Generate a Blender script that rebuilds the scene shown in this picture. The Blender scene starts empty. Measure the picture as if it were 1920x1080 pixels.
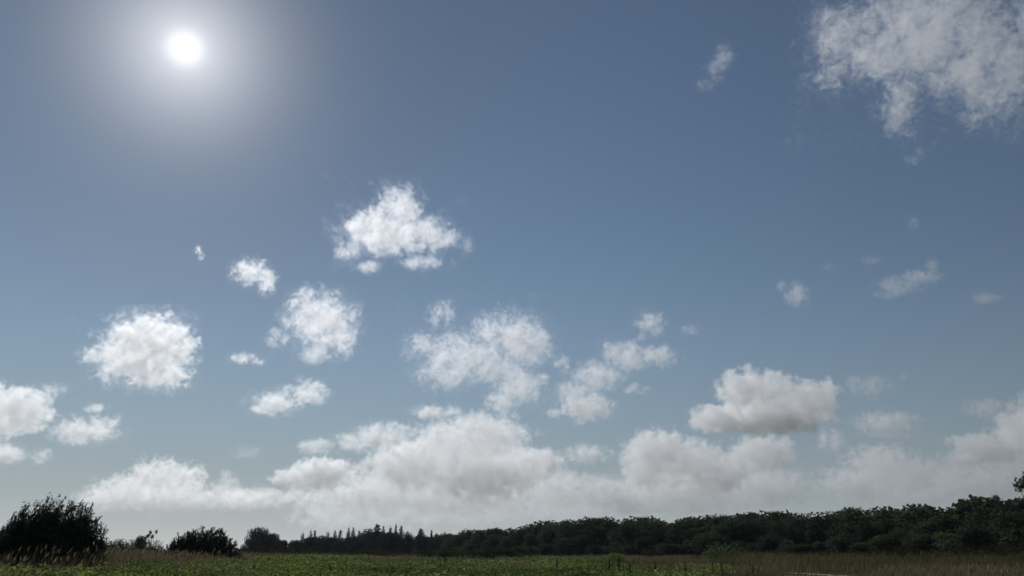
import bpy, bmesh, math, random
import numpy as np
from mathutils import Vector, Matrix, Euler
R = math.radians
sc = bpy.context.scene
C = sc.collection

# ------------------------------------------------------------------ camera
F = 1450.0                       # focal length in pixels of the 1920 px wide photograph
PITCH = math.atan(494.0 / F)     # the eye level lies at y = 1034 px
EYE = Vector((0.0, 0.0, 1.65))
cd = bpy.data.cameras.new("camera")
cam = bpy.data.objects.new("camera", cd)
C.objects.link(cam)
cam.location = EYE
cam.rotation_euler = (R(90) + PITCH, 0, 0)
cd.sensor_width = 36.0
cd.lens = 36.0 * F / 1920.0
cd.clip_start = 0.1
cd.clip_end = 90000.0
sc.camera = cam

def ray(px, py):
    """unit direction in the place for a pixel of the photograph"""
    x, u = (px - 960.0) / F, (540.0 - py) / F
    c, s = math.cos(PITCH), math.sin(PITCH)
    return Vector((x, c - u * s, s + u * c)).normalized()

def ground_at(px, dist, z=0.0):
    """point on the ground at a given distance ahead, under a column of the photograph"""
    d = ray(px, 1034.0)
    k = dist / math.hypot(d.x, d.y)
    return Vector((d.x * k, d.y * k, z))

# ------------------------------------------------------------------ sky, sun, exposure
SUN = ray(347, 90)
ELEV = math.asin(SUN.z)
AZ = math.atan2(SUN.x, SUN.y)     # clockwise from +Y
w = bpy.data.worlds.new("World")
sc.world = w
w.use_nodes = True
nt = w.node_tree
nt.nodes.clear()
N = nt.nodes.new
L = nt.links.new
out = N("ShaderNodeOutputWorld")
bg = N("ShaderNodeBackground")
L(bg.outputs[0], out.inputs["Surface"])
sky = N("ShaderNodeTexSky")
sky.sky_type = 'NISHITA'
sky.sun_disc = False
sky.sun_elevation = ELEV
sky.sun_rotation = AZ
sky.altitude = 50
sky.air_density = 1.0
sky.dust_density = 0.1
sky.ozone_density = 1.5
SKY_STRENGTH = 0.10
HAZE = (11.2, 11.5, 11.2)      # the white haze on the horizon
MILK = (4.0, 5.5, 6.7)      # the milky blue above it
def vmath(op, a, b=None):
    n = N("ShaderNodeVectorMath"); n.operation = op
    for i, v in enumerate((a, b)):
        if v is None: continue
        if hasattr(v, "is_linked"): L(v, n.inputs[i])
        else: n.inputs[i].default_value = v
    return n.outputs["Value"] if op == 'DOT_PRODUCT' else n.outputs[0]
def smath(op, a, b=None, c=None, clamp=False):
    n = N("ShaderNodeMath"); n.operation = op; n.use_clamp = clamp
    for i, v in enumerate((a, b, c)):
        if v is None: continue
        if hasattr(v, "is_linked"): L(v, n.inputs[i])
        else: n.inputs[i].default_value = v
    return n.outputs[0]
tc = N("ShaderNodeTexCoord")
cosang = vmath('DOT_PRODUCT', tc.outputs["Generated"], tuple(SUN))
ang = smath('MULTIPLY', smath('ARCCOSINE', smath('MINIMUM', cosang, 0.9999999)), 180 / math.pi)   # degrees from the sun
# circumsolar aureole: forward scattering by thin haze round the sun
def gauss(width, power=2.0):
    return smath('EXPONENT', smath('MULTIPLY', smath('POWER', smath('DIVIDE', ang, width), power), -1.0))
aur = smath('MULTIPLY', gauss(4.0, 1.3), 12.5)
disc = smath('MULTIPLY', gauss(1.1, 2.6), 7.0)
glow = smath('ADD', aur, disc)
gc = N("ShaderNodeCombineColor")
for i, k in enumerate((1.0, 0.98, 0.97)):
    L(smath('MULTIPLY', glow, k), gc.inputs[i])
hsv = N("ShaderNodeHueSaturation")
L(sky.outputs[0], hsv.inputs["Color"])
hsv.inputs["Saturation"].default_value = 0.92
# whitish haze of the lowest air, brighter under the sun
sep = N("ShaderNodeSeparateXYZ")
L(tc.outputs["Generated"], sep.inputs[0])
zz = smath('MAXIMUM', sep.outputs[2], 0.0)
def mixc(fac, a, bcol, k):
    """blend towards a haze colour whose brightness follows the angle from the sun"""
    c = N("ShaderNodeCombineColor")
    for i, v in enumerate(bcol):
        L(smath('MULTIPLY', k, v), c.inputs[i])
    m = N("ShaderNodeMix"); m.data_type = 'RGBA'
    L(fac, m.inputs[0]); L(a, m.inputs[6]); L(c.outputs[0], m.inputs[7])
    return m.outputs[2]
hz = smath('MULTIPLY_ADD', cosang, 0.55, 0.42)
dim = smath('MULTIPLY', smath('MULTIPLY_ADD', cosang, 0.30, 0.74), smath('MULTIPLY_ADD', gauss(19.0), -0.26, 1.0))
tint = vmath('MULTIPLY', hsv.outputs[0], (0.88, 0.93, 0.94))
dn = N("ShaderNodeVectorMath"); dn.operation = 'SCALE'
L(tint, dn.inputs[0]); L(dim, dn.inputs["Scale"])
f1 = smath('MULTIPLY', smath('EXPONENT', smath('MULTIPLY', smath('POWER', smath('DIVIDE', zz, 0.20), 2.0), -1.0)), 0.88)
f2 = smath('MULTIPLY', smath('EXPONENT', smath('MULTIPLY', zz, -15.0)), 0.97)
air = mixc(f2, mixc(f1, dn.outputs[0], MILK, hz), HAZE, hz)
add = N("ShaderNodeVectorMath"); add.operation = 'ADD'
L(air, add.inputs[0]); L(gc.outputs[0], add.inputs[1])
L(add.outputs[0], bg.inputs["Color"])
bg.inputs["Strength"].default_value = SKY_STRENGTH

sl = bpy.data.lights.new("sun_light", 'SUN')
sl.energy = 4.6
sl.angle = R(0.53)
sl.color = (1.0, 0.98, 0.955)
so = bpy.data.objects.new("sun_light", sl)
C.objects.link(so)
so.rotation_euler = SUN.to_track_quat('Z', 'Y').to_euler()

sc.view_settings.view_transform = 'Standard'
sc.view_settings.look = 'None'
sc.view_settings.gamma = 1.0
sc.view_settings.use_curve_mapping = False
sc.view_settings.exposure = -0.85
cy = sc.cycles
cy.use_denoising = True
cy.denoiser = 'OPENIMAGEDENOISE'
cy.max_bounces = 24
cy.volume_bounces = 20
cy.transparent_max_bounces = 12
cy.diffuse_bounces = 3
cy.volume_step_rate = 1.0
cy.volume_max_steps = 256
cy.caustics_reflective = cy.caustics_refractive = False

def props(o, label=None, cat=None, group=None, kind=None):
    if label: o["label"] = label
    if cat: o["category"] = cat
    if group: o["group"] = group
    if kind: o["kind"] = kind
    return o


# ------------------------------------------------------------------ ground
G = np.random.default_rng(7)
PXM, PZM = 1532.0, 1618.0        # photograph pixels per metre at one metre ahead: across and up

def hf(x, y):
    """height of the ground: a gently uneven meadow, a little higher on the left"""
    x = np.asarray(x, float); y = np.asarray(y, float)
    r = np.hypot(x, y)
    fade = np.clip(1.4 - r / 900.0, 0, 1)
    z = .10 * np.sin(x * .13 + 1.0) * np.cos(y * .09) + .07 * np.sin(x * .31 + y * .22) + .05 * np.sin(x * .05 - y * .37)
    left = np.clip((-x - 8) / 14, 0, 1) * np.clip((y - 22) / 20, 0, 1) * np.clip((170 - y) / 80, 0, 1)
    return (z + .45 * left * left * (3 - 2 * left)) * fade

def mesh_from(name, verts, quads=None, tris=None, cols=None, smooth=False):
    me = bpy.data.meshes.new(name)
    verts = np.asarray(verts, np.float32).reshape(-1, 3)
    q = np.asarray(quads if quads is not None else np.zeros((0, 4)), np.int32).reshape(-1, 4)
    t = np.asarray(tris if tris is not None else np.zeros((0, 3)), np.int32).reshape(-1, 3)
    me.vertices.add(len(verts)); me.vertices.foreach_set("co", verts.ravel())
    nl = q.size + t.size
    me.loops.add(nl); me.loops.foreach_set("vertex_index", np.concatenate([q.ravel(), t.ravel()]).astype(np.int32))
    np_ = len(q) + len(t)
    me.polygons.add(np_)
    starts = np.concatenate([np.arange(len(q)) * 4, q.size + np.arange(len(t)) * 3]).astype(np.int32)
    me.polygons.foreach_set("loop_start", starts)
    if smooth: me.polygons.foreach_set("use_smooth", np.ones(np_, bool))
    if cols is not None:
        a = me.attributes.new("tone", 'FLOAT', 'POINT')
        a.data.foreach_set("value", np.asarray(cols, np.float32).ravel())
    me.update(calc_edges=True)
    return me

def link(name, me, mat, parent=None):
    o = bpy.data.objects.new(name, me)
    C.objects.link(o)
    if mat and not me.materials: me.materials.append(mat)
    if parent: o.parent = parent
    return o

def empty(name, loc, rz=0.0, s=1.0):
    o = bpy.data.objects.new(name, None)
    C.objects.link(o)
    o.location = loc; o.rotation_euler = (0, 0, rz); o.scale = (s, s, s) if not isinstance(s, tuple) else s
    o.empty_display_size = 0.3
    return o

def leaf_mat(name, dark, light, trans=.25, gloss=.0, vary=.35):
    """leaf colour runs from dark to light leaf by leaf; part of the light passes through"""
    m = bpy.data.materials.new(name); m.use_nodes = True
    t = m.node_tree; t.nodes.clear()
    n, l = t.nodes.new, t.links.new
    o = n("ShaderNodeOutputMaterial")
    at = n("ShaderNodeAttribute"); at.attribute_name = "tone"
    oi = n("ShaderNodeObjectInfo")
    mx = n("ShaderNodeMix"); mx.data_type = 'RGBA'
    mx.inputs[6].default_value = (*dark, 1); mx.inputs[7].default_value = (*light, 1)
    l(at.outputs["Fac"], mx.inputs[0])
    hs = n("ShaderNodeHueSaturation")
    l(mx.outputs[2], hs.inputs["Color"])
    mr = n("ShaderNodeMapRange"); l(oi.outputs["Random"], mr.inputs[0])
    mr.inputs["To Min"].default_value = 1 - vary; mr.inputs["To Max"].default_value = 1 + vary
    l(mr.outputs[0], hs.inputs["Value"])
    mr2 = n("ShaderNodeMapRange"); l(oi.outputs["Random"], mr2.inputs[0])
    mr2.inputs["To Min"].default_value = .515; mr2.inputs["To Max"].default_value = .485
    l(mr2.outputs[0], hs.inputs["Hue"])
    b = n("ShaderNodeBsdfDiffuse"); l(hs.outputs[0], b.inputs[0])
    tr = n("ShaderNodeBsdfTranslucent"); l(hs.outputs[0], tr.inputs[0])
    ms = n("ShaderNodeMixShader"); ms.inputs[0].default_value = trans
    l(b.outputs[0], ms.inputs[1]); l(tr.outputs[0], ms.inputs[2])
    gl = n("ShaderNodeBsdfGlossy"); gl.inputs["Roughness"].default_value = .45
    gl.inputs["Color"].default_value = (.9, .95, 1, 1)
    m2 = n("ShaderNodeMixShader"); m2.inputs[0].default_value = gloss
    l(ms.outputs[0], m2.inputs[1]); l(gl.outputs[0], m2.inputs[2])
    l(m2.outputs[0], o.inputs["Surface"])
    return m

def soil_mat(name, a, b, scale, bump=.3):
    m = bpy.data.materials.new(name); m.use_nodes = True
    t = m.node_tree; n, l = t.nodes.new, t.links.new
    p = t.nodes["Principled BSDF"]
    tc_ = n("ShaderNodeTexCoord")
    z = n("ShaderNodeTexNoise"); z.inputs["Scale"].default_value = scale; z.inputs["Detail"].default_value = 8
    l(tc_.outputs["Object"], z.inputs["Vector"])
    r = n("ShaderNodeValToRGB")
    r.color_ramp.elements[0].position = .35; r.color_ramp.elements[0].color = (*a, 1)
    r.color_ramp.elements[1].position = .65; r.color_ramp.elements[1].color = (*b, 1)
    l(z.outputs[0], r.inputs[0]); l(r.outputs[0], p.inputs["Base Color"])
    p.inputs["Roughness"].default_value = .95
    p.inputs["Specular IOR Level"].default_value = .1
    bm_ = n("ShaderNodeBump"); bm_.inputs["Strength"].default_value = bump
    l(z.outputs[0], bm_.inputs["Height"]); l(bm_.outputs[0], p.inputs["Normal"])
    return m

M_ground = soil_mat("meadow_soil", (.030, .036, .016), (.075, .068, .036), .6)
M_path = soil_mat("pale_sand", (.52, .49, .43), (.66, .63, .57), 3.0)
M_bark = soil_mat("bark", (.028, .024, .019), (.06, .05, .04), 6.0)
M_weed = leaf_mat("weed_leaf", (.072, .108, .028), (.25, .295, .075), .5, gloss=.008, vary=.0)
M_dry = leaf_mat("dry_grass_blade", (.085, .07, .042), (.25, .195, .125), .4, vary=.0)
M_reed = leaf_mat("olive_grass_blade", (.05, .056, .022), (.15, .135, .065), .4, vary=.0)
M_wood = leaf_mat("wood_leaf", (.050, .066, .042), (.105, .125, .065), .22, vary=.3)
M_pale = leaf_mat("lighter_wood_leaf", (.07, .095, .04), (.13, .165, .06), .3, vary=.2)
M_lone = leaf_mat("lone_shrub_leaf", (.08, .11, .05), (.17, .21, .09), .35, vary=.0)
M_con = leaf_mat("conifer_needle", (.042, .054, .046), (.08, .096, .066), .15, vary=.2)
M_bush = leaf_mat("bush_leaf", (.06, .072, .05), (.12, .14, .075), .22, vary=.1)
M_scrub = leaf_mat("scrub_leaf", (.040, .042, .022), (.085, .085, .040), .22, vary=.3)
M_stalk = leaf_mat("stalk", (.06, .045, .028), (.12, .088, .055), .2, vary=.2)
M_petal = leaf_mat("white_petal", (.72, .72, .68), (.82, .82, .80), .4, vary=.0)

# ground sheet, all round the camera and out past the horizon
rad = np.concatenate([np.array([0.01]), np.geomspace(3, 40000, 170)])
na = 256
th = np.linspace(0, 2 * math.pi, na, endpoint=False)
X = rad[:, None] * np.sin(th)[None]; Y = rad[:, None] * np.cos(th)[None]
V = np.stack([X, Y, hf(X, Y)], -1).reshape(-1, 3)
i, j = np.meshgrid(np.arange(len(rad) - 1), np.arange(na), indexing='ij')
a_ = i * na + j; b_ = i * na + (j + 1) % na
quads = np.stack([a_, b_, b_ + na, a_ + na], -1).reshape(-1, 4)[:, ::-1]
props(link("ground", mesh_from("ground", V, quads, smooth=True), M_ground), "uneven meadow ground under the weeds and dry grass", kind="structure")

# pale track that shows through the grass at the lower right
def on_ground(px, py):
    d = ray(px, py); k = (EYE.z - .05) / -d.z
    return EYE + d * k
ctrl = [on_ground(1420, 1073.5), on_ground(1470, 1074.5), on_ground(1520, 1075.5), on_ground(1570, 1078.0), on_ground(1640, 1082.5), on_ground(1760, 1090), on_ground(1930, 1102)]
PATH = np.array([(p.x, p.y) for p in ctrl])
tt = np.linspace(0, len(PATH) - 1, 80)
pc = np.stack([np.interp(tt, np.arange(len(PATH)), PATH[:, k]) for k in (0, 1)], -1)
pd = np.gradient(pc, axis=0); pd /= np.linalg.norm(pd, axis=1)[:, None]
pn = np.stack([-pd[:, 1], pd[:, 0]], -1)
wv = .5 + .12 * np.sin(tt * 3.1) + G.uniform(-.12, .12, len(tt))
PV = []
for k in np.linspace(-1, 1, 7):
    q = pc + pn * (wv * k)[:, None]
    PV.append(np.stack([q[:, 0], q[:, 1], hf(q[:, 0], q[:, 1]) + .05 - .035 * abs(k) ** 3], -1))
PV = np.stack(PV, 1).reshape(-1, 3)
ii, jj = np.meshgrid(np.arange(79), np.arange(6), indexing='ij')
f0 = ii * 7 + jj
props(link("path", mesh_from("path", PV, np.stack([f0, f0 + 7, f0 + 8, f0 + 1], -1).reshape(-1, 4), smooth=True), M_path), "pale sandy track showing through the grass at the lower right", kind="structure")

# ------------------------------------------------------------------ weeds and grass
def value_noise(x, y, s, seed):
    r = np.random.default_rng(seed).random((64, 64))
    u = x / s; v = y / s
    i0 = np.floor(u).astype(int); j0 = np.floor(v).astype(int)
    fu = u - i0; fv = v - j0
    fu = fu * fu * (3 - 2 * fu); fv = fv * fv * (3 - 2 * fv)
    g = lambda a, b: r[a % 64, b % 64]
    return (g(i0, j0) * (1 - fu) + g(i0 + 1, j0) * fu) * (1 - fv) + (g(i0, j0 + 1) * (1 - fu) + g(i0 + 1, j0 + 1) * fu) * fv
def fbm(x, y, s, seed):
    return .55 * value_noise(x, y, s, seed) + .3 * value_noise(x, y, s * .45, seed + 1) + .15 * value_noise(x, y, s * .2, seed + 2)

def scatter(n, y0, y1, power=1.0):
    """points over the wedge of meadow that the picture takes in, a little wider"""
    y = np.sqrt(G.uniform(y0 ** (2 * power), y1 ** (2 * power), n)) if power == 1 else (G.uniform(y0 ** power, y1 ** power, n)) ** (1 / power)
    x = y * G.uniform(-.74, .74, n)
    return x, y
def colpx(x, y): return 960 + PXM * x / y
def greenness(x, y):
    """1 where broad leaved weeds grow, 0 where dry grass stands"""
    p = colpx(x, y)
    g = np.interp(p, [-300, 150, 300, 520, 1080, 1180, 1330, 1450, 2300], [.55, .55, .62, .85, .9, .62, .42, .1, .05])
    far = np.interp(y, [45, 62, 95, 140], [0, .12, .4, .5])
    far = far * np.interp(p, [0, 450, 600, 1000, 1200], [1.3, 1.2, .5, .5, 1.0])
    return np.clip(g - far + 1.5 * (fbm(x, y, 14, 5) - .5), 0, 1)
def near_path(x, y):
    d = np.min(np.hypot(x[:, None] - pc[None, ::4, 0], y[:, None] - pc[None, ::4, 1]), 1)
    return d
def open_front(x, y):
    """low growth between the camera and the visible bit of track"""
    p = colpx(x, y)
    a = np.clip(1 - np.abs(p - 1540) / 110, 0, 1) * (y < 66)
    return np.clip(a * 2.2, 0, 1)

def leaves(x, y, z, size, aspect, tilt, seed_tone):
    n = len(x)
    az = G.uniform(0, 2 * math.pi, n); el = G.uniform(-tilt, tilt, n); ro = G.uniform(-.9, .9, n)
    d = np.stack([np.cos(az) * np.cos(el), np.sin(az) * np.cos(el), np.sin(el)], -1)
    s = np.cross(d, np.array([0, 0, 1.0])); s /= np.linalg.norm(s, axis=1)[:, None] + 1e-9
    u = np.cross(s, d)
    s = s * np.cos(ro)[:, None] + u * np.sin(ro)[:, None]
    c = np.stack([x, y, z], -1)
    L_ = (size * .5)[:, None]; W_ = (size * .5 * aspect)[:, None]
    v = np.stack([c - d * L_, c + s * W_, c + d * L_, c - s * W_], 1)
    return v, np.repeat(seed_tone, 4)

def weeds(n, y0, y1, smin, smax, thresh):
    x, y = scatter(n, y0, y1)
    g = greenness(x, y)
    keep = (g > G.uniform(.15, .85, n)) & (near_path(x, y) > 1.5)
    x, y, g = x[keep], y[keep], g[keep]
    hgt = (.30 + .75 * fbm(x, y, 3.2, 11) * (.5 + .5 * g)) * (1 - .65 * open_front(x, y))
    cl_ = fbm(x, y, 1.0, 21)
    hgt = hgt * (.66 + .68 * cl_) + .55 * np.clip(fbm(x + 300, y, 8.5, 91) - .42, 0, 1) * g * (1 - open_front(x, y))
    z = hf(x, y) + hgt * (1 - .75 * G.random(len(x)) ** 1.6)
    tone = np.clip(.02 + 1.5 * (fbm(x, y, 7, 31) - .2) + G.normal(0, .22, len(x)), 0, 1)
    return leaves(x, y, z, G.uniform(smin, smax, len(x)), .55, .9, tone)
parts = [weeds(420000, 24, 62, .10, .20, 0), weeds(170000, 62, 130, .18, .34, 0)]
V = np.concatenate([p[0] for p in parts]).reshape(-1, 3); T = np.concatenate([p[1] for p in parts])
props(link("weeds", mesh_from("weeds", V, np.arange(len(V)).reshape(-1, 4), cols=T), M_weed), "bright green leafy weeds carpeting the near meadow", kind="stuff")

def blades(x, y, h, w, lean, plume, tone):
    n = len(x)
    z = hf(x, y)
    az = G.normal(.1, .7, n)
    ln = lean * G.uniform(.3, 1.2, n)
    b = np.stack([x, y, z - .05], -1)
    ax = np.stack([np.cos(az), np.sin(az), 0 * az], -1)
    m = b + np.stack([ax[:, 0] * h * ln * .3, ax[:, 1] * h * ln * .3, h * .6], -1)
    t = b + np.stack([ax[:, 0] * h * ln, ax[:, 1] * h * ln, h], -1)
    fa = G.uniform(0, math.pi, n)
    s = np.stack([np.cos(fa), np.sin(fa) * .5, 0 * fa], -1) * w[:, None] * .5
    v = np.stack([b - s, b + s, m + s * .8, m - s * .8, m - s * .8, m + s * .8, t + s * .2, t - s * .2], 1)
    vv = [v.reshape(-1, 4, 3)]; tn = [np.repeat(tone, 8)]
    k = G.random(n) < plume
    d = (t - m)[k]; L_ = np.linalg.norm(d, axis=1)[:, None] + 1e-6; d = d / L_
    tip = t[k]; sl = (h[k] * .09)[:, None]; sw = s[k] / (w[k][:, None] + 1e-6) * (h[k] * .035)[:, None] * 2
    pl = np.stack([tip - d * sl, tip + sw, tip + d * sl * 1.4, tip - sw], 1)
    vv.append(pl); tn.append(np.repeat(np.clip(tone[k] + .12, 0, 1), 4))
    return np.concatenate(vv), np.concatenate(tn)

def grass(n, y0, y1, hmin, hmax, wmin, wmax, mode):
    x, y = scatter(n, y0, y1)
    g = greenness(x, y); p = colpx(x, y)
    patch = fbm(x, y, 9, 41)
    if mode == 'dry':
        k = (g < G.uniform(.1, .75, n)) & (patch > G.uniform(.15, .55, n))
    else:
        k = (p > 1330) & (patch < G.uniform(.4, .75, n)) & (y > 58)
    k &= near_path(x, y) > G.uniform(.3, 1.1, n)
    x, y, p = x[k], y[k], p[k]
    h = G.uniform(hmin, hmax, len(x)) * (.65 + .7 * fbm(x, y, 5, 51)) * (1 - .7 * open_front(x, y))
    if mode == 'dry':
        h *= np.interp(p, [-200, 100, 420, 560, 1000, 1300, 2200], [1.15, 1.15, 1.0, .75, .7, .75, .8])
    tone = np.clip(.1 + 1.1 * (fbm(x, y, 11, 61) - .25) + G.normal(0, .2, len(x)), 0, 1)
    return blades(x, y, h, G.uniform(wmin, wmax, len(x)), .35, .35 if mode == 'dry' else .12, tone)
parts = [grass(130000, 26, 64, .6, 1.15, .012, .03, 'dry'), grass(190000, 64, 150, .7, 1.3, .03, .07, 'dry'), grass(90000, 150, 330, .7, 1.2, .12, .3, 'dry')]
V = np.concatenate([p[0] for p in parts]).reshape(-1, 3); T = np.concatenate([p[1] for p in parts])
props(link("dry_grass", mesh_from("dry_grass", V, np.arange(len(V)).reshape(-1, 4), cols=T), M_dry), "tall dry tan grass with feathery heads over the meadow", kind="stuff")
parts = [grass(190000, 60, 150, .75, 1.45, .03, .07, 'reed')]
V = np.concatenate([p[0] for p in parts]).reshape(-1, 3); T = np.concatenate([p[1] for p in parts])
props(link("tall_olive_grass", mesh_from("tall_olive_grass", V, np.arange(len(V)).reshape(-1, 4), cols=T), M_reed), "tall olive green grass before the right end of the wood", kind="stuff")

# ------------------------------------------------------------------ trees and bushes
def tube(path, r0, r1, sides=5):
    """tapered tube along a polyline: verts, quads"""
    path = np.asarray(path, float); n = len(path)
    vs = []
    for k in range(n):
        d = path[min(k + 1, n - 1)] - path[max(k - 1, 0)]
        d /= np.linalg.norm(d) + 1e-9
        a = np.cross(d, [0.3, 1, 0.1]); a /= np.linalg.norm(a) + 1e-9
        b = np.cross(d, a)
        r = r0 + (r1 - r0) * k / (n - 1)
        an = np.arange(sides) * 2 * math.pi / sides
        vs.append(path[k] + r * (np.cos(an)[:, None] * a + np.sin(an)[:, None] * b))
    vs = np.concatenate(vs)
    q = [(k * sides + s, k * sides + (s + 1) % sides, (k + 1) * sides + (s + 1) % sides, (k + 1) * sides + s) for k in range(n - 1) for s in range(sides)]
    return vs, np.array(q)
def join(tubes):
    vs, qs, o = [], [], 0
    for v, q in tubes:
        vs.append(v); qs.append(q + o); o += len(v)
    return np.concatenate(vs), np.concatenate(qs)
def unit(n):
    v = G.normal(0, 1, (n, 3)); return v / np.linalg.norm(v, axis=1)[:, None]

def cards_at(c, size, flat=.5, aspect=.6):
    n = len(c)
    tone = np.clip(G.normal(.45, .25, n), 0, 1)
    return leaves(c[:, 0], c[:, 1], c[:, 2], size, aspect, 1.2, tone)

def broadleaf(H, W, card, n, lobes, low=.12, airy=0.0):
    """a crown of leaf clumps on a tapered, forked trunk: two meshes"""
    cz = H * (.5 + low * .5); hz = H * (.5 - low * .5)
    cs, ts = [], []
    lob = []
    for k in range(lobes):
        u = unit(1)[0]; u[2] = u[2] * .95 + .12
        rr = G.uniform(.45, .85)
        c = np.array([u[0] * W * .5 * rr, u[1] * W * .5 * rr, cz + u[2] * hz * rr])
        r = G.uniform(.26, .42) * W * .62 * (1 - airy * .45)
        # keep the lobe inside the height
        c[2] = min(c[2], H - r * .75)
        lob.append((c, r))
    top = max(c[2] + r * .8 for c, r in lob)
    f = H / top
    tub = [tube([(0, 0, -.3), (.1, .05, H * .25), (-.05 * W * .2, .1, H * .55)], H * .028, H * .014)]
    wts = np.array([r ** 2 for _, r in lob]); wts /= wts.sum()
    for (c, r), wt in zip(lob, wts):
        m = int(n * wt)
        u = unit(m)
        u[:, 2] *= .8
        rad_ = r * (1 - .8 * G.random(m) ** 2)
        bump_ = 1 + .18 * np.sin(u[:, 0] * 7 + c[0]) * np.sin(u[:, 1] * 6 + c[1]) * np.sin(u[:, 2] * 8 + c[2])
        cs.append(c * np.array([1, 1, f]) + u * (rad_ * bump_)[:, None])
        tub.append(tube([(0, 0, H * G.uniform(.2, .45)), (c * .5 + np.array([0, 0, H * .18])), c * np.array([1, 1, f])], H * .012, H * .004, 4))
    # loose sprays round the outline
    c = np.concatenate(cs)
    c[:, 2] = np.maximum(c[:, 2], .15)
    v, t = cards_at(c, G.uniform(.6, 1.3, len(c)) * card)
    cm_ = mesh_from("crown", v.reshape(-1, 3), np.arange(len(c) * 4).reshape(-1, 4), cols=t)
    tv, tq = join(tub)
    return cm_, mesh_from("trunk", tv, tq, smooth=True)

def conifer(H, W, card, n, power=.85, bare=.06):
    """a narrow, uneven spire: drooping boughs in irregular tiers up a straight trunk"""
    k = 64
    hh = np.sort(G.uniform(.05, .97, k)); aa = G.uniform(0, 2 * math.pi, k)
    rr = W * .5 * (1 - hh) ** power * G.uniform(.55, 1.15, k) + .28
    w_ = rr ** .45; idx = G.choice(k, n, p=w_ / w_.sum())
    t_ = G.random(n) ** .6
    ang_ = aa[idx] + G.normal(0, .9, n)
    r = rr[idx] * t_
    z = hh[idx] * H - .35 * r + G.normal(0, .4, n)
    top = G.random(n) < .02
    r[top] *= .1; z[top] = H * G.uniform(.9, 1.0, top.sum())
    v, t = cards_at(np.stack([r * np.cos(ang_), r * np.sin(ang_), z], -1), G.uniform(.6, 1.2, n) * card * (1.1 - .5 * hh[idx]))
    cm_ = mesh_from("crown", v.reshape(-1, 3), np.arange(n * 4).reshape(-1, 4), cols=t)
    tv, tq = join([tube([(0, 0, -.3), (0, 0, H * .5), (0, 0, H * .99)], H * .012, H * .003)])
    return cm_, mesh_from("trunk", tv, tq, smooth=True)

def tree(kind, name, label, cat, group, loc, s, mat, rz=None):
    """thing > crown, trunk; the meshes of a kind are shared"""
    o = empty(name, loc, G.uniform(0, 6.28) if rz is None else rz, s)
    crown, trunk = kind
    c = link("crown", crown, None, o)
    if not crown.materials: crown.materials.append(mat)
    if crown.materials[0] != mat:
        c.material_slots[0].link = 'OBJECT'; c.material_slots[0].material = mat
    t = link("trunk", trunk, M_bark, o)
    props(o, label, cat, group)
    return o

KB = [broadleaf(10, G.uniform(9, 12.5), .75, 4200, int(G.integers(17, 26)), low=.0) for _ in range(9)]
KA = [broadleaf(10, 7.0, .45, 900, 9, low=.45, airy=.9) for _ in range(2)]
KC = [conifer(10, G.uniform(3.6, 5.2), .95, 480, power=G.uniform(.5, .75)) for _ in range(5)]
KS = [broadleaf(2, G.uniform(2.6, 3.6), .16, 1500, 12, low=0) for _ in range(4)]

def stand(px, ytop, Y):
    """where a tree stands and how tall it is, from its column, its top and its distance"""
    c, s = math.cos(PITCH), math.sin(PITCH)
    u = (540 - ytop) / F
    zt = Y * (u * c + s) / (c - u * s)            # top above eye level
    x = (px - 960) / F * (Y * c + zt * .7 * s)
    z = float(hf(x, Y))
    return Vector((x, Y, z)), zt + EYE.z - z

# the wood on the right
CREST = [(845,1003),(868,988),(885,991),(910,988),(945,994),(985,985),(1010,977),(1045,976),(1080,971),(1110,972),(1140,968),(1165,972),(1200,966),(1235,973),(1260,972),(1290,968),(1340,962),(1370,966),(1405,958),(1440,959),(1480,963),(1520,961),(1555,960),(1590,955),(1630,948),(1660,953),(1700,952),(1740,941),(1770,946),(1810,942),(1845,938),(1870,930),(1915,930),(2000,926),(2120,920)]
cx_, cyv = np.array(CREST).T
wy = lambda p: float(np.interp(p, [800, 850, 1000, 1200, 1500, 1700, 1920, 2100], [400, 340, 285, 240, 200, 172, 145, 135]))
def section(p):
    return ("beside the far conifers" if p < 930 else "where the wood's crest starts to rise" if p < 1110 else "left of the rounded lone shrub" if p < 1290
            else "straight behind the rounded lone shrub" if p < 1405 else "behind the olive grass" if p < 1640 else "in the high part of the wood" if p < 1810 else "at the right edge of the picture")
p = 850.0
while p < 2080:
    yt = float(np.interp(p, cx_, cyv)) + G.uniform(-2, 3)
    loc, H = stand(p, yt, wy(p) + G.uniform(20, 34))
    tree(KB[G.integers(len(KB))], "broadleaf_tree", "dark rounded skyline tree of the wood " + section(p), "tree", "skyline trees " + section(p), loc, (H / 10 * 1.3, H / 10 * 1.3, H / 10), M_wood)
    p += G.uniform(20, 34) * (1.0 if p < 1500 else 1.25)
p = 858.0
while p < 2080:
    c0 = float(np.interp(p, cx_, cyv))
    yt = c0 + (1040 - c0) * G.uniform(.10, .34)
    loc, H = stand(p, yt, wy(p) + G.uniform(6, 16))
    tree(KB[G.integers(len(KB))], "broadleaf_tree", "dark leafy tree below the skyline " + section(p), "tree", "inner trees " + section(p), loc, H / 10, M_wood)
    p += G.uniform(24, 40) * (1.0 if p < 1500 else 1.3)
p = 862.0
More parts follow.
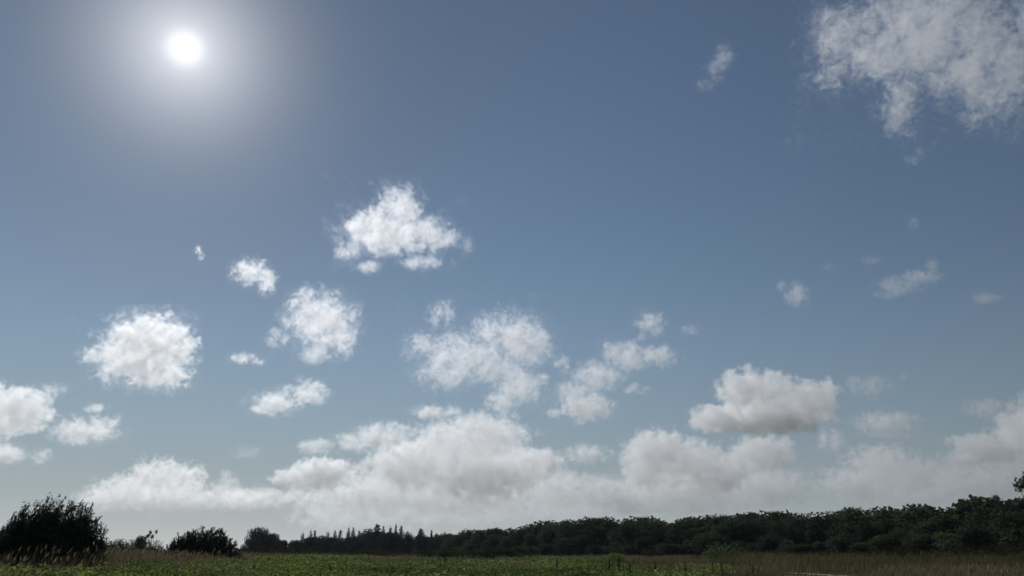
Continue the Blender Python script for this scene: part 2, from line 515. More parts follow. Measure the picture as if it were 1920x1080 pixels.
while p < 2080:
    c0 = float(np.interp(p, cx_, cyv))
    yt = c0 + (1044 - c0) * G.uniform(.42, .72)
    loc, H = stand(p, yt, wy(p) - G.uniform(0, 8))
    sw = H / 10 * 1.25
    pale = p > 1620 and G.random() < .45
    tree(KB[G.integers(len(KB))], "broadleaf_tree", ("lighter green low tree at the wood's foot " + section(p) if pale else "low dark tree at the foot of the wood " + section(p)), "tree", ("lighter trees at the wood's foot " + section(p) if pale else "dark trees at the wood's foot " + section(p)), loc, (sw, sw, H / 10), M_pale if pale else M_wood)
    p += G.uniform(24, 38)
loc, H = stand(1843, 927, wy(1843) + 30)
tree(KA[0], "feathery_tree", "thin feathery tree sticking out of the skyline near the right edge", "tree", None, loc, (H / 10 * .75, H / 10 * .75, H / 10), M_wood, 0.4)
loc, H = stand(1815, 934, wy(1815) + 32)
tree(KA[1], "feathery_tree", "bare looking ragged tree just left of the feathery skyline tree", "tree", None, loc, (H / 10 * .8, H / 10 * .8, H / 10), M_wood, 1.4)
loc, H = stand(1938, 884, 150)
tree(KA[1], "tall_tree", "tallest tree of the wood, rising alone at the right edge", "tree", None, loc, (H / 10 * .55, H / 10 * .55, H / 10), M_wood, 2.2)

# tangled undergrowth that closes the foot of the wood and of the far treeline
n_ = 60000
pp = G.uniform(440, 2120, n_)
yb = np.interp(pp, [430, 800, 850, 1000, 1200, 1500, 1700, 1920, 2120], [385, 385, 338, 285, 240, 200, 172, 145, 133]) + G.uniform(-6, 26, n_)
xb = (pp - 960) * yb / PXM
zb = hf(xb, yb) + (1.0 + 3.2 * fbm(xb + 500, yb, 16, 71)) * G.random(n_)
v_, t_ = leaves(xb, yb, zb, G.uniform(.7, 1.5, n_), .7, 1.2, np.clip(G.normal(.35, .22, n_), 0, 1))
props(link("undergrowth", mesh_from("undergrowth", v_.reshape(-1, 3), np.arange(n_ * 4).reshape(-1, 4), cols=t_), M_wood), "dark tangled undergrowth along the foot of the woods", kind="stuff")

def far_part(px):
    return "at its low left end" if px < 562 else "under the left row of conifers" if px < 665 else "under the tallest conifer" if px < 765 else "between the conifers and the wood"

# far treeline in the middle: pointed conifers over a rounded mass
spires = [(567,999),(582,996),(590,995),(614,997),(628,995),(638,995),(653,990),(662,989),(673,995),(718,987),(732,988),(742,985),(752,986),(764,997),(788,991),(809,995),(818,1000)]
tallest = {707: 983}
for px, yt in spires:
    loc, H = stand(px, yt - .5, G.uniform(380, 420))
    tree(KC[G.integers(len(KC))], "conifer", "dark slim pointed conifer in the " + ("left row of the far treeline" if px < 700 else "close row right of the tallest conifer" if px < 775 else "gap between the conifers and the wood"), "tree", "pointed conifers " + ("left" if px < 700 else "right" if px < 775 else "apart"), loc, (H / 10 * G.uniform(.85, 1.15),) * 2 + (H / 10,), M_con)
loc, H = stand(707, 983, 395)
tree(KC[1], "conifer", "tallest and broadest conifer of the far treeline", "tree", None, loc, (H / 10 * 2.0, H / 10 * 2.0, H / 10), M_con)
loc, H = stand(686, 989.5, 398)
tree(KB[2], "broadleaf_tree", "round topped tree left of the tallest conifer", "tree", None, loc, (H / 10 * .8, H / 10 * .8, H / 10), M_con)
loc, H = stand(789, 992, 392)
tree(KC[3], "conifer", "stout conifer standing alone right of the pointed ones", "tree", None, loc, (H / 10 * 1.9, H / 10 * 1.9, H / 10), M_con)
for px, yt, wd in [(470,1012,1),(483,988,.75),(497,1000,.9),(511,1000,1),(524,1009,1),(540,1012,1.2),(553,1014,1),(566,1010,1),(580,1006,1),(596,1006,1),(604,1003,1),(622,1006,1),(640,1006,1),(655,1004,1),(672,1003,1),(692,999,1),(710,997,1),(726,998,1),(742,997,1),(757,998,1),(772,1000,1),(790,1003,1),(805,1003,1),(822,1002,1),(838,998,1),(852,1000,1)]:
    loc, H = stand(px, yt, G.uniform(360, 400))
    special = px == 483
    tree(KB[G.integers(len(KB))], "broadleaf_tree", "tall rounded tree standing out at the left end of the far treeline" if special else "low rounded tree of the far treeline " + far_part(px), "tree", None if special else "rounded trees of the far treeline " + far_part(px), loc, (H / 10 * wd, H / 10 * wd, H / 10), M_con)

# tiny trees between the two bushes
loc, H = stand(283, 993, 260)
tree(KA[0], "broadleaf_tree", "tiny lone tree on the horizon between the two bushes", "tree", None, loc, (H / 10 * .62, H / 10 * .62, H / 10), M_con)
loc, H = stand(264, 1004, 250)
tree(KB[5], "broadleaf_tree", "low hump of a tree just left of the tiny lone tree", "tree", None, loc, (H / 10 * .6, H / 10 * .6, H / 10), M_con)

# the two twiggy bushes on the left
def twig_bush(name, label, px, ytop, ybase, wpx, Y, stems, per, leaf, lean):
    loc, H = stand(px, ytop, Y)
    W = wpx * Y / PXM
    o = empty(name, loc)
    tub, cen, dirs = [], [], []
    for k in range(stems):
        a = G.uniform(0, 2 * math.pi); q = math.sqrt(G.random())
        bx, by = .22 * W * q * math.cos(a), .22 * W * q * math.sin(a)
        el = G.uniform(.05, 1.0) ** .8
        qe = .8 if el > .55 else .42
        tx = .5 * W * math.cos(a) * q ** qe * math.sqrt(max(0, 1 - (el * .86) ** 2)) + lean * W * .05
        ty = .4 * W * math.sin(a) * q ** qe * math.sqrt(max(0, 1 - (el * .86) ** 2))
        tz = H * el * G.uniform(.74, 1.0) * (1 - .22 * q ** 3)
        p0 = np.array([bx, by, -.1]); p2 = np.array([tx, ty, tz])
        p1 = p0 * .5 + p2 * .5 + np.array([tx * .22 - lean * .12, 0, tz * .10])
        ts_ = np.linspace(0, 1, 6)[:, None]
        pth = (1 - ts_) ** 2 * p0 + 2 * ts_ * (1 - ts_) * p1 + ts_ ** 2 * p2
        tub.append(tube(pth, .022, .005, 3))
        m = per
        u = G.random(m) ** .7 * .97 + .03
        c = ((1 - u) ** 2)[:, None] * p0 + (2 * u * (1 - u))[:, None] * p1 + (u ** 2)[:, None] * p2
        c += G.normal(0, 1, (m, 3)) * (.07 + .24 * (1 - u))[:, None] * (W / 6)
        cen.append(c)
        # side twigs near the tip
        for _ in range(2):
            uu = G.uniform(.55, .98)
            s0 = (1 - uu) ** 2 * p0 + 2 * uu * (1 - uu) * p1 + uu ** 2 * p2
            dv = (p2 - p1) / (np.linalg.norm(p2 - p1) + 1e-6) + G.normal(0, .35, 3) + np.array([.28 * lean, 0, .25])
            s1 = s0 + dv / np.linalg.norm(dv) * G.uniform(.15, .42) * H / 3
            tub.append(tube([s0, (s0 + s1) / 2 + G.normal(0, .015, 3), s1], .009, .003, 3))
            w_ = G.random(per // 4)[:, None]
            cen.append(s0 + (s1 - s0) * w_ + G.normal(0, .018, (per // 4, 3)))
    c = np.concatenate(cen); c[:, 2] = np.maximum(c[:, 2], .05)
    v, t = cards_at(c, G.uniform(.7, 1.4, len(c)) * leaf, aspect=.36)
    link("foliage", mesh_from("foliage", v.reshape(-1, 3), np.arange(len(c) * 4).reshape(-1, 4), cols=t), M_bush, o)
    tv, tq = join(tub)
    link("stems", mesh_from("stems", tv, tq, smooth=True), M_bark, o)
    props(o, label, "bush")
    return o
twig_bush("twiggy_bush", "big dark windswept bush with spiky twigs at the left edge", 92, 920, 1038, 235, 40, 720, 70, .13, 1)
twig_bush("twiggy_bush", "lower twiggy bush right of the big dark one", 376, 982, 1028, 156, 70, 520, 60, .19, 1)
twig_bush("twiggy_bush", "dark spray of bush cut off by the left edge, behind the big one", -35, 985, 1038, 100, 44, 200, 60, .14, -1)

# low scrub across the middle of the meadow
def shrub(px, ytop, wpx, Y, label, mat, group=None):
    loc, H = stand(px, ytop, Y)
    k = KS[G.integers(len(KS))]
    tree(k, "shrub", label, "shrub", group, loc, (wpx * Y / PXM / 3.0,) * 2 + (max(H, .5) / 2,), mat)
shrub(1345, 1012, 74, 96, "dense rounded green shrub alone before the middle of the wood", M_lone)
for px, yt, wd, Y in [(205,1012,40,95),(228,1009,46,98),(250,1010,40,100),(272,1013,40,98),(296,1012,36,92),(215,1020,60,75),(262,1020,70,78)]:
    shrub(px, yt, wd, Y, "brownish scrub in the gap between the two bushes", M_scrub, "scrub between the bushes")
for px, yt, wd, Y in [(478,1024,70,170),(520,1023,70,175),(565,1024,60,165),(600,1027,70,160),(660,1028,70,150),(690,1029,60,130),(730,1029,70,150),(790,1027,50,140),(822,1028,50,135),(858,1028,60,140)]:
    shrub(px, yt, wd, Y, "low olive scrub at the foot of the far treeline", M_scrub, "scrub before the far treeline")
for px, yt, wd, Y in [(905,1032,60,120),(930,1024,44,150),(958,1027,40,150),(985,1033,50,130)]:
    shrub(px, yt, wd, Y, "dim green scrub where the wood begins, right of the far treeline", M_scrub, "scrub where the wood begins")
shrub(1110, 1038, 70, 78, "bright green low shrub left of the rounded lone shrub", M_weed)
shrub(1152, 1035, 46, 84, "smaller bright green shrub at the end of the weeds", M_weed)
shrub(1222, 1027, 44, 170, "grey green shrub against the dark wood, left of the rounded one", M_scrub)
for px, yt, wd, Y in [(1300,1040,40,115),(1392,1038,46,118),(1425,1031,24,120),(1462,1031,30,118),(1500,1034,40,112),(1545,1032,50,115),(1600,1030,60,120),(1650,1028,60,118)]:
    shrub(px, yt, wd, Y, "grey green sapling scrub along the grass before the wood", M_scrub, "sapling scrub before the wood")
for px, yt, wd, Y in [(1700,1022,60,112),(1755,1026,60,110),(1810,1022,70,112),(1862,1018,60,110),(1905,1016,60,108)]:
    shrub(px, yt, wd, Y, "dim bushy scrub under the tall right end of the wood", M_scrub, "scrub under the tall end of the wood")

# dock stalks standing over the weeds
def dock_meshes():
    tub = [tube([(0, 0, -.05), (.015, 0, .5), (.0, .01, 1.0)], .012, .006, 5)]
    for k in range(3):
        a = G.uniform(0, 6.28); z = G.uniform(.5, .75)
        tub.append(tube([(0, 0, z), (.05 * math.cos(a), .05 * math.sin(a), z + .12), (.07 * math.cos(a), .07 * math.sin(a), z + .3)], .007, .003, 4))
    v, q = join(tub)
    st = mesh_from("stem", v, q, smooth=True)
    n = 220
    h = G.uniform(.5, 1.04, n); a = G.uniform(0, 6.28, n); r = .008 + .026 * G.random(n) * np.sin((h - .5) / .56 * 3.0)
    v, t = cards_at(np.stack([r * np.cos(a), r * np.sin(a), h], -1), G.uniform(.02, .042, n))
    return mesh_from("seed_head", v.reshape(-1, 3), np.arange(n * 4).reshape(-1, 4), cols=t), st
DK = [dock_meshes() for _ in range(3)]
for px, yt, Y in [(34,1046,38),(478,1046,40),(770,1050,42),(835,1040,48),(826,1043,47),(1044,1043,44),(1142,1044,42),(1160,1038,40),(1228,1048,41),(1284,1048,43),(1335,1051,42),(1352,1049,40),(1180,1052,39),(1410,1056,40),(620,1052,41),(250,1050,40)]:
    loc, H = stand(px, yt + 5, Y)
    sd, st = DK[G.integers(3)]
    o = empty("dock_stalk", loc, G.uniform(0, 6.28), H)
    link("seed_head", sd, M_stalk, o); link("stem", st, M_stalk, o)
    props(o, "dark upright dock stalk standing above the near weeds", "weed stalk", "dock stalks among the weeds")

# small white flowers dotted over the weeds
def bloom_mesh():
    vs, qs = [], []
    for k in range(7):
        a = k * 2 * math.pi / 7
        d = np.array([math.cos(a), math.sin(a), .25]); s = np.array([-math.sin(a), math.cos(a), 0])
        c = np.array([0, 0, 0.0])
        vs += [c, c + d * .03 + s * .016, c + d * .055, c + d * .03 - s * .016]
        qs.append(np.arange(4) + 4 * k)
    return mesh_from("bloom", np.array(vs), np.array(qs), cols=np.full(len(vs), .6))
BL = bloom_mesh()
sv, sq = tube([(0, 0, -.5), (.01, 0, -.25), (0, 0, 0)], .006, .004, 4)
SM = mesh_from("stem", sv, sq, smooth=True)
for px, py in [(30,1046),(108,1047),(157,1050),(267,1052),(338,1051),(45,1064),(228,1066),(256,1067),(600,1073),(566,1048),(612,1050),(673,1056),(770,1060),(790,1066),(800,1070),(834,1058),(870,1067),(907,1045),(917,1054),(955,1047),(1153,1064),(1167,1058),(1229,1070),(1330,1071),(1377,1072),(1371,1075),(455,1066),(520,1061),(720,1071),(1010,1065),(1085,1060),(1270,1066)]:
    d = ray(px, py)
    k = (EYE.z - .80) / -d.z if d.z < -.004 else 45
    k = min(max(k, 33), 70)
    P = EYE + d * k
    o = empty("white_flower", P, G.uniform(0, 6.28), G.uniform(.8, 1.25))
    b = link("bloom", BL, M_petal, o); b.rotation_euler = (R(55), 0, 0)
    link("stem", SM, M_weed, o)
    props(o, "small white flower dotted above the near green weeds", "flower", "white flowers among the weeds")

# thin air over the meadow that pales the far trees
bm = bmesh.new()
bmesh.ops.create_cube(bm, size=1.0)
hm_ = bpy.data.meshes.new("haze"); bm.to_mesh(hm_); bm.free()
ha = link("haze", hm_, None)
ha.scale = (96000, 96000, 24); ha.location = (0, 0, 24 / 2 - 2.0)
mh = bpy.data.materials.new("thin_air"); mh.use_nodes = True
mh.node_tree.nodes.clear()
o_ = mh.node_tree.nodes.new("ShaderNodeOutputMaterial")
p_ = mh.node_tree.nodes.new("ShaderNodeVolumePrincipled")
p_.inputs["Color"].default_value = (.82, .91, 1.0, 1)
p_.inputs["Density"].default_value = .00005
p_.inputs["Anisotropy"].default_value = .3
mh.node_tree.links.new(p_.outputs[0], o_.inputs["Volume"])
hm_.materials.append(mh)
props(ha, "thin pale haze lying over the meadow and the far trees", kind="stuff")

# ------------------------------------------------------------------ clouds: real volumes at cloud height
cm = bpy.data.materials.new("cloud_vapour")
cm.use_nodes = True
cn = cm.node_tree
cn.nodes.clear()
co = cn.nodes.new("ShaderNodeOutputMaterial")
pv = cn.nodes.new("ShaderNodeVolumePrincipled")
pv.inputs["Color"].default_value = (1, 1, 1, 1)
pv.inputs["Density"].default_value = 1.0
pv.inputs["Anisotropy"].default_value = 0.60
cn.links.new(pv.outputs[0], co.inputs["Volume"])

def cloud_nodes(name, blobs, lo, hi, res, dens, amp, freq, seed, soft, detail, distort, squash, bias, fray, fray_warp, texture, fine, wisp):
    g = bpy.data.node_groups.new(name, 'GeometryNodeTree')
    g.interface.new_socket("Geometry", in_out='INPUT', socket_type='NodeSocketGeometry')
    g.interface.new_socket("Geometry", in_out='OUTPUT', socket_type='NodeSocketGeometry')
    n, l = g.nodes.new, g.links.new
    o = n("NodeGroupOutput")
    pos = n("GeometryNodeInputPosition").outputs[0]
    def put(s, v):
        if hasattr(v, "is_linked"): l(v, s)
        else: s.default_value = v
    def M(op, a, b=None, c=None, clamp=False):
        m = n("ShaderNodeMath"); m.operation = op; m.use_clamp = clamp
        for i, v in enumerate((a, b, c)):
            if v is not None: put(m.inputs[i], v)
        return m.outputs[0]
    def V(op, a, b=None, c=None):
        m = n("ShaderNodeVectorMath"); m.operation = op
        for i, v in enumerate((a, b, c)):
            if v is not None: put(m.inputs[i], v)
        return m.outputs["Value"] if op in ('DOT_PRODUCT', 'LENGTH') else m.outputs[0]
    s = None
    for (x, z, rx, rz, ry, wt, y) in blobs:
        q = V('MULTIPLY', V('SUBTRACT', pos, (x, y, z)), (1 / rx, 1 / ry, 1 / rz))
        b = M('MULTIPLY_ADD', V('DOT_PRODUCT', q, q), -1.0, wt)
        s = b if s is None else M('SMOOTH_MAX', s, b, 0.25)
    s = M('MAXIMUM', s, -2.0)
    def noise(fr, det, rough, dist, off):
        z = n("ShaderNodeTexNoise"); z.noise_dimensions = '3D'; z.normalize = True
        l(V('MULTIPLY_ADD', pos, (fr, fr, fr * squash), (seed * 7.3 + off, seed * 3.1, seed * 5.7 - off)), z.inputs["Vector"])
        for k, v in (("Scale", 1.0), ("Detail", det), ("Roughness", rough), ("Lacunarity", 2.1), ("Distortion", dist)):
            z.inputs[k].default_value = v
        return z.outputs[0]
    n1 = noise(freq, detail, 0.6, distort, 0.0)
    d = M('ADD', M('MULTIPLY_ADD', M('SUBTRACT', n1, 0.5), amp, s), bias)
    n2 = M('SUBTRACT', noise(freq * fine, 6.0, 0.68, fray_warp, 31.7), 0.5)
    edge = M('SUBTRACT', 1.15, M('MULTIPLY', d, 0.45), clamp=True)
    d = M('MULTIPLY_ADD', M('MULTIPLY', n2, edge), fray, d)
    mr = n("ShaderNodeMapRange"); mr.interpolation_type = 'SMOOTHSTEP'
    l(d, mr.inputs["Value"])
    mr.inputs["From Min"].default_value = 0.0
    mr.inputs["From Max"].default_value = soft
    mr.inputs["To Max"].default_value = dens
    vc = n("GeometryNodeVolumeCube")
    body = M('MULTIPLY', mr.outputs[0], M('MAXIMUM', M('MULTIPLY_ADD', n2, texture, 1.0), 0.0))
    # a thin torn fringe round the body
    thin = M('MULTIPLY', M('MULTIPLY_ADD', d, 0.7, 0.75, clamp=True), M('MULTIPLY_ADD', n2, 7.0, -0.15, clamp=True))
    l(M('MULTIPLY_ADD', thin, dens * wisp * 2.5, body), vc.inputs["Density"])
    vc.inputs["Min"].default_value = lo
    vc.inputs["Max"].default_value = hi
    for k, r in zip("XYZ", res):
        vc.inputs["Resolution " + k].default_value = r
    sm = n("GeometryNodeSetMaterial")
    sm.inputs["Material"].default_value = cm
    l(vc.outputs[0], sm.inputs["Geometry"])
    l(sm.outputs[0], o.inputs[0])
    return g

VOX = 1.6        # photograph pixels per voxel
n_vox = 0
def cloud(label, blobs, tau=4.0, amp=1.6, freq=None, soft=0.6, detail=6.0, distort=0.4, height=1100.0, squash=1.0, bias=0.15, fray=3.0, fray_warp=.6, texture=2.0, thick=.38, fine=2.4, wisp=.05, far=15000.0):
    """blobs: (x, y, half width, half height[, weight]) as seen from the camera; the cloud stands at its real distance"""
    global n_vox
    seed = len(CLOUDS) + 1
    rng = random.Random(seed)
    x0 = min(b[0] - b[2] for b in blobs); x1 = max(b[0] + b[2] for b in blobs)
    y0 = min(b[1] - b[3] for b in blobs); y1 = max(b[1] + b[3] for b in blobs)
    cx, cy_ = (x0 + x1) / 2, (y0 + y1) / 2
    d = ray(cx, cy_)
    D = min(height / max(d.z, 0.01), far)
    # pixels per radian change over the frame: scale by the off-axis secant
    sec = math.sqrt(1 + ((cx - 960) / F) ** 2 + ((540 - cy_) / F) ** 2)
    k = D / (F * sec)
    right = Vector((1, 0, 0))
    fwd = d
    # local frame: image plane axes of the photograph
    up = Vector((0, -math.sin(PITCH), math.cos(PITCH)))
    yax = up.cross(right).normalized()            # away from the camera along its axis
    B = []
    mean = 0
    for b in blobs:
        bx, by, rx, ry = b[:4]
        wt = b[4] if len(b) > 4 else 1.0
        rd = thick * (rx + ry) * rng.uniform(0.9, 1.2)
        B.append((bx - cx, cy_ - by, rx, ry, rd, wt, rng.uniform(-0.3, 0.3) * rd))
        mean += math.sqrt(rx * ry)
    mean /= len(B)
    if freq is None: freq = 1.5 / mean
    freq *= 1.45
    pad = math.sqrt(1.0 + 0.22 * amp)
    lo = [min(b[i] - b[j] * pad for b in B) for i, j in ((0, 2), (6, 4), (1, 3))]
    hi = [max(b[i] + b[j] * pad for b in B) for i, j in ((0, 2), (6, 4), (1, 3))]
    vs = VOX
    res = [max(12, int((h - l) / v)) for l, h, v in zip(lo, hi, (vs, vs * 1.6, vs))]
    n_vox += res[0] * res[1] * res[2]
    depth_m = 2 * mean * k
    g = cloud_nodes("cloud_shape", B, lo, hi, res, tau / (1.4 * mean), amp, freq, seed, soft, detail, distort, squash, bias, fray, fray_warp, texture, fine, wisp)
    vol = bpy.data.volumes.new("cloud")
    o = bpy.data.objects.new("cloud", vol)
    C.objects.link(o)
    vol.materials.append(cm)
    vol.render.space = 'OBJECT'
    m = o.modifiers.new("shape", 'NODES')
    m.node_group = g
    # far side shear: the image axes at off-axis directions meet the view ray at an angle, which is fine for a solid cloud
    mat = Matrix((right, yax, up)).transposed().to_4x4()
    o.matrix_world = Matrix.Translation(EYE + d * D) @ mat @ Matrix.Diagonal((k * sec, k * sec, k * sec, 1)) if False else Matrix.Translation(EYE + d * D) @ mat @ Matrix.Diagonal((k, k, k, 1))
    props(o, label, "cloud", "clouds drifting over the meadow")
    CLOUDS.append(o)
    return o
CLOUDS = []

# kinds of cloud: torn veil, ragged fair weather puff, heaped cumulus, low bank
VEIL = dict(tau=2.0, amp=5.5, soft=1.8, bias=.08, detail=5, distort=.8, fray=6.0, fray_warp=1.6, texture=2.6, fine=1.8, wisp=.12)
PUFF = dict(tau=1.25, amp=4.8, soft=1.4, bias=.05, detail=5, distort=.4, fray=5.0, fray_warp=1.2, texture=1.1, fine=1.7, wisp=.10)
HEAP = dict(tau=2.2, amp=5.4, soft=.40, bias=.14, detail=6, distort=.2, fray=3.4, fray_warp=.3, texture=1.5, fine=2.4, wisp=.01)
BANK = dict(tau=1.5, amp=7.5, soft=.40, bias=.03, detail=6, distort=.25, fray=4.6, fray_warp=.4, texture=1.8, fine=2.2, wisp=.02)
def cl(kind, label, blobs, **kw):
    cloud(label, blobs, **{**kind, **kw})

cl(VEIL, "largest torn white veil of cloud, cut off by the top right corner", [(1600,60,70,50),(1690,90,110,60),(1760,20,120,50),(1850,60,80,60,.8),(1680,190,36,60,.8),(1880,140,70,80,.8),(1790,140,90,50,.7),(1830,225,30,25,.6),(1560,120,50,50,.5),(1940,60,60,90,.7)], freq=1/60, tau=1.5, fray=7.5, wisp=.2)
cl(VEIL, "thin slanting streak of cloud high up, left of the corner veil", [(1322,158,16,12,.9),(1338,132,18,22,.9),(1358,105,18,24,.9)], freq=1/22, tau=0.40)
cl(PUFF, "tent shaped bright white cloud alone in the middle of the blue", [(748,390,42,44),(705,428,60,40),(790,440,56,32),(840,445,28,22),(740,440,88,38),(655,470,34,26,.6),(690,500,34,14,.5),(795,490,45,16,.7)], freq=1/45)
cl(VEIL, "faint upright wisp at the right tip of the tent shaped cloud", [(877,462,12,22,.7)], freq=1/20, tau=0.31)
cl(PUFF, "small frayed white cloud with a pointed tail, below the sun", [(466,510,30,24),(496,525,18,26),(478,498,20,16,.8)], freq=1/26, tau=0.97)
cl(VEIL, "tiny thin curl of cloud just left of the small frayed cloud", [(371,470,7,9),(378,481,6,7)], freq=1/14, tau=0.56)
cl(PUFF, "square shouldered white cloud with a ragged lower left arm", [(605,602,60,52),(635,620,36,46),(572,572,34,28,.9),(595,662,36,20,.9),(525,635,28,22,.7),(545,610,20,26,.6)], freq=1/38)
cl(VEIL, "flat little wisp of cloud between the round and square clouds", [(452,672,24,10),(482,677,16,8,.8)], freq=1/20, tau=0.79)
cl(PUFF, "rounded solid white cloud below the sun, left of all lone clouds", [(278,642,66,50),(322,645,38,52),(250,675,64,42),(310,698,50,30),(178,665,30,20,.75),(175,628,14,9,.6)], freq=1/42, tau=2.42)
cl(VEIL, "wide lacy cloud full of holes above the cumulus tower", [(870,668,66,42),(950,630,66,42),(990,645,42,46),(840,695,54,30),(915,690,66,28),(825,590,26,26,.8),(790,650,30,26,.7)], freq=1/42, tau=1.43)
cl(PUFF, "compact white cloud hanging under the lacy cloud", [(978,730,42,30),(945,755,34,24),(1010,712,24,14,.7),(960,780,20,10,.6)], freq=1/30, tau=1.26)
cl(PUFF, "small upright puff just right of the lacy cloud", [(1055,682,14,16)], freq=1/18, tau=0.68)
cl(PUFF, "upper knot of cloud on top of the long slanting cloud", [(1220,606,30,24,.9),(1205,628,16,14,.8)], freq=1/24, tau=0.97)
cl(PUFF, "long slanting white cloud rising to the right", [(1175,668,50,30),(1230,668,42,20),(1120,705,50,28),(1080,735,40,22),(1190,730,30,12,.6)], freq=1/32, tau=1.26)
cl(PUFF, "flat based white cloud at the foot of the slanting cloud", [(1095,765,50,22),(1120,755,28,16),(1050,772,24,12,.8)], freq=1/30, tau=1.65)
cl(VEIL, "faint comma of cloud right of the slanting cloud", [(1292,619,18,10)], freq=1/16, tau=0.47)
cl(PUFF, "smooth left half of the pair of small white clouds", [(512,758,42,22),(500,762,30,16)], freq=1/34, tau=1.65)
cl(PUFF, "smooth right half of the pair of small white clouds", [(580,736,32,24),(545,728,22,12,.7),(592,750,20,16,.8)], freq=1/30, tau=1.36)
cl(HEAP, "rounded cumulus cut off by the left edge of the picture", [(28,770,56,40),(-25,775,60,48),(60,785,36,22,.8)], freq=1/32, tau=1.60)
cl(PUFF, "thin flag of cloud above the cumulus at the left edge", [(98,730,26,14,.9)], freq=1/20, tau=0.39)
cl(PUFF, "broad soft cloud above the big dark bush", [(160,808,56,24),(212,790,18,14,.8),(180,766,26,10,.6),(130,812,34,16)], freq=1/34, tau=1.45)
cl(PUFF, "low cloud by the left edge, over the big dark bush", [(14,850,36,18),(-20,850,40,20)], freq=1/28, tau=1.45)
cl(PUFF, "little round puff over the big dark bush", [(75,856,20,14,.9)], freq=1/22, tau=0.58)
cl(PUFF, "thin flat cloud left of the cumulus tower's top", [(812,774,42,13),(800,778,26,10)], freq=1/26, tau=1.06)
cl(PUFF, "tiny puff touching the cumulus tower's top left", [(853,769,15,11)], freq=1/18, tau=0.77)
cl(PUFF, "long low cloud sloping up to the right, left of the tower", [(722,815,54,22),(665,830,46,18),(765,806,24,10,.8)], freq=1/34, tau=1.45)
cl(PUFF, "small round cloud at the lower end of the sloping cloud", [(592,838,32,15)], freq=1/24, tau=1.06)
cl(HEAP, "tallest heaped cumulus tower in the middle of the low clouds", [(888,798,40,26),(920,822,64,38),(850,838,74,44),(780,872,90,42),(890,888,120,46)], freq=1/27)
cl(HEAP, "rounded shoulder cloud at the tower's right foot", [(985,872,50,32),(1022,868,34,26)], freq=1/23, tau=2.08)
cl(HEAP, "dark hearted small cumulus left of the tower's foot", [(602,888,56,26),(560,897,46,18),(635,880,26,16,.8)], freq=1/24, tau=2.08)
cl(BANK, "square topped pale cloud rising from the left bank", [(300,900,54,34),(345,898,36,26),(245,918,60,26)], freq=1/22, tau=1.60)
cl(BANK, "small pale tuft above the left bank of cloud", [(428,908,20,18),(425,890,14,10,.7)], freq=1/14, tau=0.40)
cl(BANK, "low bank of cloud between the two bushes", [(320,936,110,20),(220,935,70,18),(430,940,60,16)], freq=1/25, tau=0.96)
cl(BANK, "low arched bank of cloud right of the second bush", [(478,936,64,18),(545,935,46,14)], freq=1/20, tau=0.96)
cl(BANK, "broad grey white bank under the cumulus tower", [(700,930,110,34),(820,930,110,36),(620,950,60,20)], freq=1/26, tau=1.28)
cl(BANK, "pale bank right of the tower's foot, low over the trees", [(945,935,80,30),(1050,925,70,32),(1120,920,60,24)], freq=1/24, tau=1.28)
cl(BANK, "lowest flat cloud band over the conifers", [(700,965,140,12),(900,968,140,14),(1080,958,100,18)], freq=1/29, tau=0.64, far=19000)
cl(PUFF, "small shaggy cloud right of the tower, above the gap", [(1100,850,40,17),(1088,842,22,12,.8),(1140,852,18,10,.7)], freq=1/26, tau=1.16)
cl(PUFF, "faint fleck of cloud beside the tower's crest", [(1010,810,18,9,.8)], freq=1/16, tau=0.29)
cl(PUFF, "little cone of cloud on the bank right of the tower", [(1060,892,16,14)], freq=1/20, tau=0.77)
cl(HEAP, "wide grey hearted cumulus with a bright rim over the wood", [(1398,738,48,42),(1452,745,50,42),(1520,755,50,38),(1345,785,50,26),(1440,785,110,24)], freq=1/44, tau=3.1)
cl(HEAP, "great ragged cumulus below the grey hearted one", [(1232,850,60,42),(1290,868,70,40),(1330,892,70,30),(1210,880,44,34)], freq=1/29, tau=2.6)
cl(HEAP, "bulging small cumulus right of the great ragged one", [(1432,848,56,28),(1400,862,40,20),(1465,838,24,18)], freq=1/23, tau=1.84)
cl(BANK, "wide low bank of cloud over the middle of the wood", [(1280,925,110,34),(1420,910,80,30),(1180,940,70,20),(1480,895,30,18,.8)], freq=1/27, tau=1.28)
cl(PUFF, "small egg shaped cloud in the clear gap over the wood", [(1558,824,26,22),(1545,835,22,12,.8)], freq=1/26, tau=1.36)
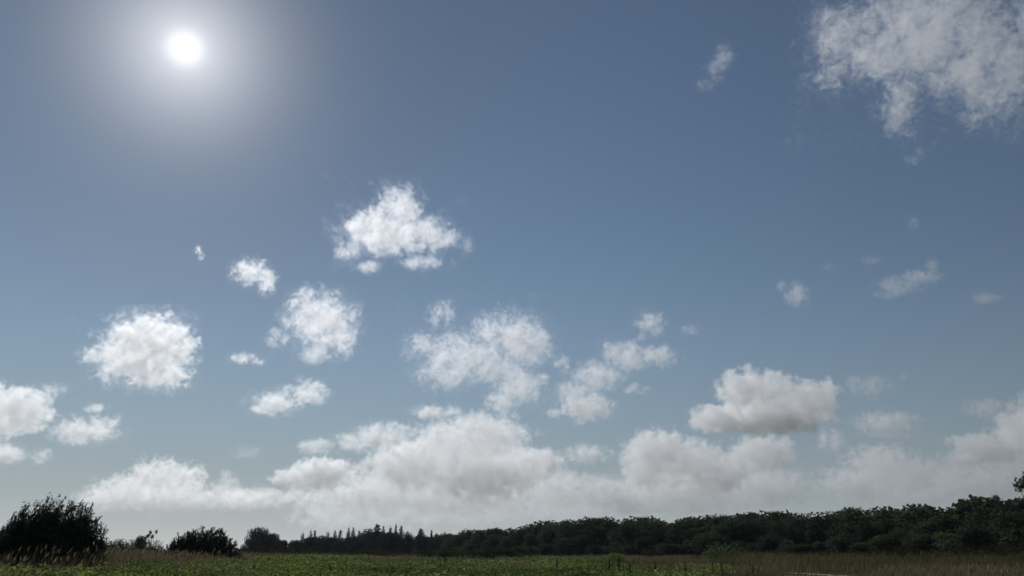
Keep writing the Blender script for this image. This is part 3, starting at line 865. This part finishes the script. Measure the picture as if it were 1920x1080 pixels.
cl(PUFF, "lens shaped grey white cloud over the wood", [(1660,796,56,24),(1690,785,40,14,.8),(1640,812,36,12,.7)], freq=1/36, tau=1.26)
cl(VEIL, "faint ragged cloud above the lens shaped one", [(1628,725,40,20,.9),(1605,712,20,10,.8)], freq=1/26, tau=0.63)
cl(PUFF, "soft faint cloud near the right edge, above the big bank", [(1840,766,44,18,.9),(1860,756,22,12,.8)], freq=1/30, tau=0.85)
cl(HEAP, "big sloping cloud bank cut off by the right edge", [(1905,812,50,34),(1850,842,66,26),(1950,800,60,60),(1800,860,40,14,.8)], freq=1/32, tau=2.08)
cl(BANK, "domed grey cloud low over the right of the wood", [(1650,872,62,34),(1600,905,70,26),(1690,895,60,30),(1550,890,30,12,.7)], freq=1/25, tau=1.28)
cl(BANK, "lowest cloud bank at the right, against the wood's crest", [(1820,905,110,30),(1700,930,90,22),(1900,880,50,30),(1740,880,40,18,.7)], freq=1/29, tau=1.04)
cl(PUFF, "heart shaped wisp of cloud in the right half of the blue", [(1490,552,26,22),(1465,540,10,14,.8)], freq=1/26, tau=0.56)
cl(PUFF, "slanting thin cloud in the blue near the right edge", [(1690,535,42,18),(1725,520,38,16),(1748,500,14,18,.9),(1660,553,24,8,.8)], freq=1/30, tau=0.52)
cl(PUFF, "small flat faint cloud at the right of the slanting thin one", [(1845,558,30,12)], freq=1/24, tau=0.40)
cl(VEIL, "tiny upright fleck of cloud below the corner veil", [(1714,418,11,14)], freq=1/16, tau=0.36)
cl(VEIL, "thin tilted fleck of cloud close under the corner veil", [(1712,300,16,10),(1728,288,12,9)], freq=1/18, tau=0.27)
cl(VEIL, "barely visible shred of cloud above the slanting thin one", [(1635,488,22,9),(1555,500,16,7)], freq=1/18, tau=0.20)
cl(PUFF, "bright dot of cloud alone above the right bank", [(1693,706,7,7)], freq=1/12, tau=0.29)
cl(VEIL, "faint shred of cloud left of the pair of small clouds' foot", [(460,850,30,14,.7)], freq=1/20, tau=0.31)
print("voxels", n_vox)
